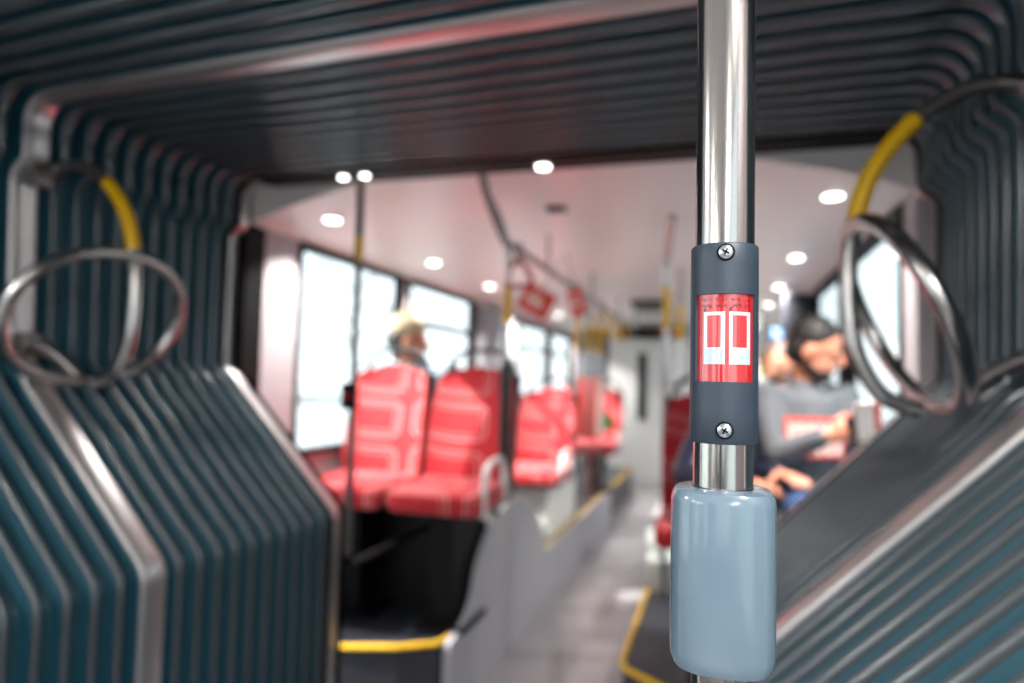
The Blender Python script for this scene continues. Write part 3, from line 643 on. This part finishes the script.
# man with the phone, right window seat, turned to the window
man = person((.33, 3.08, .85), .25, 'person in a grey sweater turned to the right, looking down at a black phone', dict(
    head=(.03, -.06, .70), yaw=.95, nod=.35, neck=(0, .0, .56), chest=(0, 0, .42), sh=[(-.16, .0, .50), (.15, -.02, .50)],
    el=[(-.16, -.16, .28), (.15, -.14, .28)], wr=[(-.02, -.28, .37), (.1, -.3, .37)], hd=[(1, -.35, .35), (-.25, -1, .5)], hup=[(-.1, -1, .2), (.9, 0, .3)], hside=[(0, .1, 1), (-.2, .1, 1)],
    kn=[(-.02, -.44, .05), (.13, -.42, .12)], ft=[(-.03, -.46, -.47), (.13, -.46, -.47)], top='greywool', bottom='denim', hair='short', beard=True))
bm = B(); 
for i, (x0, x1) in enumerate(((-.14, .1),)): box(bm, x0, x1, -.172, -.16, .27, .43, .004)
pr = finish('chest_print', bm, 'paperred', man, label='red-bordered white print on the chest')
bm = B()
for i in range(6): box(bm, -.125 + .036 * i, -.1 + .036 * i, -.1735, -.1715, .285, .41)
finish('white_stripes', bm, 'paper', pr, smooth=False)
ph = empty('phone', (.475, 2.74, 1.275), .3, label='black phone held by the person in the grey sweater', cat='phone')
bm = B(); box(bm, -.035, .035, -.004, .004, -.07, .07, .003); finish('case', bm, 'black', ph); ph.rotation_euler = (-.6, 1.1, .3)
bm = B(); box(bm, -.031, .031, .004, .0048, -.064, .064); finish('display', bm, 'darkpl', ph, smooth=False)
# brochure on the lap
br = empty('brochure', (.5, 2.68, 1.22), .2, label='red and white brochure below the phone', cat='brochure'); br.rotation_euler = (.3, -.2, .2)
bm = B(); box(bm, -.04, .045, -.003, .003, .0, .14, .001); finish('cover', bm, 'paper', br, smooth=False)
bm = B(); box(bm, .022, .045, -.0042, -.003, .005, .135); finish('red_strip', bm, 'paperred', br, smooth=False)
# person in navy behind the foreground pole
person((.05, 3.06, .85), 0, 'person in a shiny navy padded jacket seated behind the foreground pole', dict(
    head=(-.03, -.05, .70), yaw=.1, nod=.3, neck=(.03, .02, .56), chest=(.03, .02, .36), sh=[(-.08, -.02, .43), (.12, .02, .46)],
    el=[(-.19, -.15, .18), (.13, -.14, .2)], wr=[(.02, -.33, .19), (.16, -.3, .22)], hd=[(1, -.25, -.1), (.5, -1, 0)], hup=[(0, -.3, 1), (0, -.1, 1)], hside=[(0, 1, .2), (-1, .2, 0)],
    kn=[(-.11, -.44, .03), (.12, -.44, .03)], ft=[(-.12, -.44, -.47), (.12, -.44, -.47)], top='navy', topname='jacket', bottom='dcloth', hair='short', haircol='hairbr', curl=.4))
# person further back on the right (brown hair)
person((.3, 4.05, .80), 0, 'brown-haired person in a pale jacket behind the grey sweater', dict(
    head=(0, -.02, .71), yaw=-.4, nod=.2, neck=(0, .02, .56), chest=(0, .02, .42), sh=[(-.18, .02, .49), (.18, .02, .49)],
    el=[(-.22, -.1, .25), (.22, -.12, .25)], wr=[(-.08, -.3, .19), (.08, -.3, .19)], hd=[(.3, -1, 0), (-.3, -1, 0)], hup=[(0, -.1, 1), (0, -.1, 1)], hside=[(1, .2, 0), (-1, .2, 0)],
    kn=[(-.11, -.44, .03), (.12, -.44, .03)], ft=[(-.12, -.44, -.45), (.12, -.44, -.45)], top='bluegrey', topname='jacket', bottom='dcloth', hair='long', haircol='hairbr'))
seat(.3, 4.2, .78, .302, 'red seat under the brown-haired person', 'middle right-hand red seats')
# person in the knit cap on the left
person((-1.58, 3.46, .86), PI, 'person in a cream knit cap and pale blue-grey jacket by the left window', dict(
    head=(.05, .06, .73), yaw=-1.2, nod=.15, neck=(.03, .03, .61), chest=(0, 0, .45), sh=[(-.17, .02, .56), (.17, .02, .56)],
    el=[(-.2, -.1, .26), (.2, -.1, .26)], wr=[(-.08, -.28, .2), (.08, -.28, .2)], hd=[(.3, -1, 0), (-.3, -1, 0)], hup=[(0, -.1, 1), (0, -.1, 1)], hside=[(1, .2, 0), (-1, .2, 0)],
    kn=[(-.11, -.44, .03), (.12, -.44, .03)], ft=[(-.12, -.44, -.48), (.12, -.44, -.48)], top='bluegrey', topname='jacket', bottom='dcloth', hair='knit'))

# ------------------------------------------------------------------ outside
bm = B(); box(bm, -120, 120, -120, 120, -.45, -.4); tag(finish('street', bm, 'road', smooth=False), kind='structure')
def building(x, y, w_, d_, h, label):
    o = empty('building', (x, y, -.4), label=label, cat='building')
    bm = B(); box(bm, 0, w_, 0, d_, 0, h); finish('wall', bm, 'render', o, smooth=False)
    bm = B(); box(bm, -.3, w_ + .3, -.3, d_ + .3, h, h + .4); finish('roof', bm, 'panel', o, smooth=False)
    side = w_ + .02 if x < 0 else -.02
    for r in range(int(h / 3.2)):
        for c in range(int(d_ / 3.5)):
            bm = B(); box(bm, side - .04, side + .04, 1 + c * 3.5, 2.6 + c * 3.5, 1.1 + r * 3.1, 2.7 + r * 3.1); finish('window', bm, 'wglass', o, smooth=False)
building(-42, 18, 10, 28, 6.4, 'low pale building seen faintly through the left windows')
building(28, 20, 10, 24, 6.4, 'low pale building beyond the right windows')
def tree(x, y, h, label):
    o = empty('bare_tree', (x, y, -.4), label=label, cat='tree'); bm = B(); tube(bm, [(0, 0, 0), (.05, 0, h * .3), (0, .1, h * .6), (.1, 0, h)], [.16, .13, .08, .02], 8); finish('trunk', bm, 'bark', o)
    bm = B(); rnd = random.Random(int(x * 7 + y))
    def br(p, d, L, r, n):
        q = p + d * L; tube(bm, [p, (p + q) / 2 + Vector((rnd.uniform(-.1, .1),) * 3), q], [r, r * .8, r * .5], 5)
        if n:
            for _ in range(3): br(q - d * L * rnd.uniform(0, .5), (d + Vector((rnd.uniform(-.7, .7), rnd.uniform(-.7, .7), rnd.uniform(0, .6)))).normalized(), L * .65, r * .5, n - 1)
    for k in range(9):
        a = k * 2.4; br(Vector((0, 0, h * (.3 + .07 * k))), Vector((math.cos(a), math.sin(a), .8)).normalized(), h * .25, .05, 3)
    finish('branches', bm, 'bark', o)
tree(-14, 17, 6, 'bare tree outside the first left window'); tree(-15, 26, 6.5, 'bare tree outside the second left window')
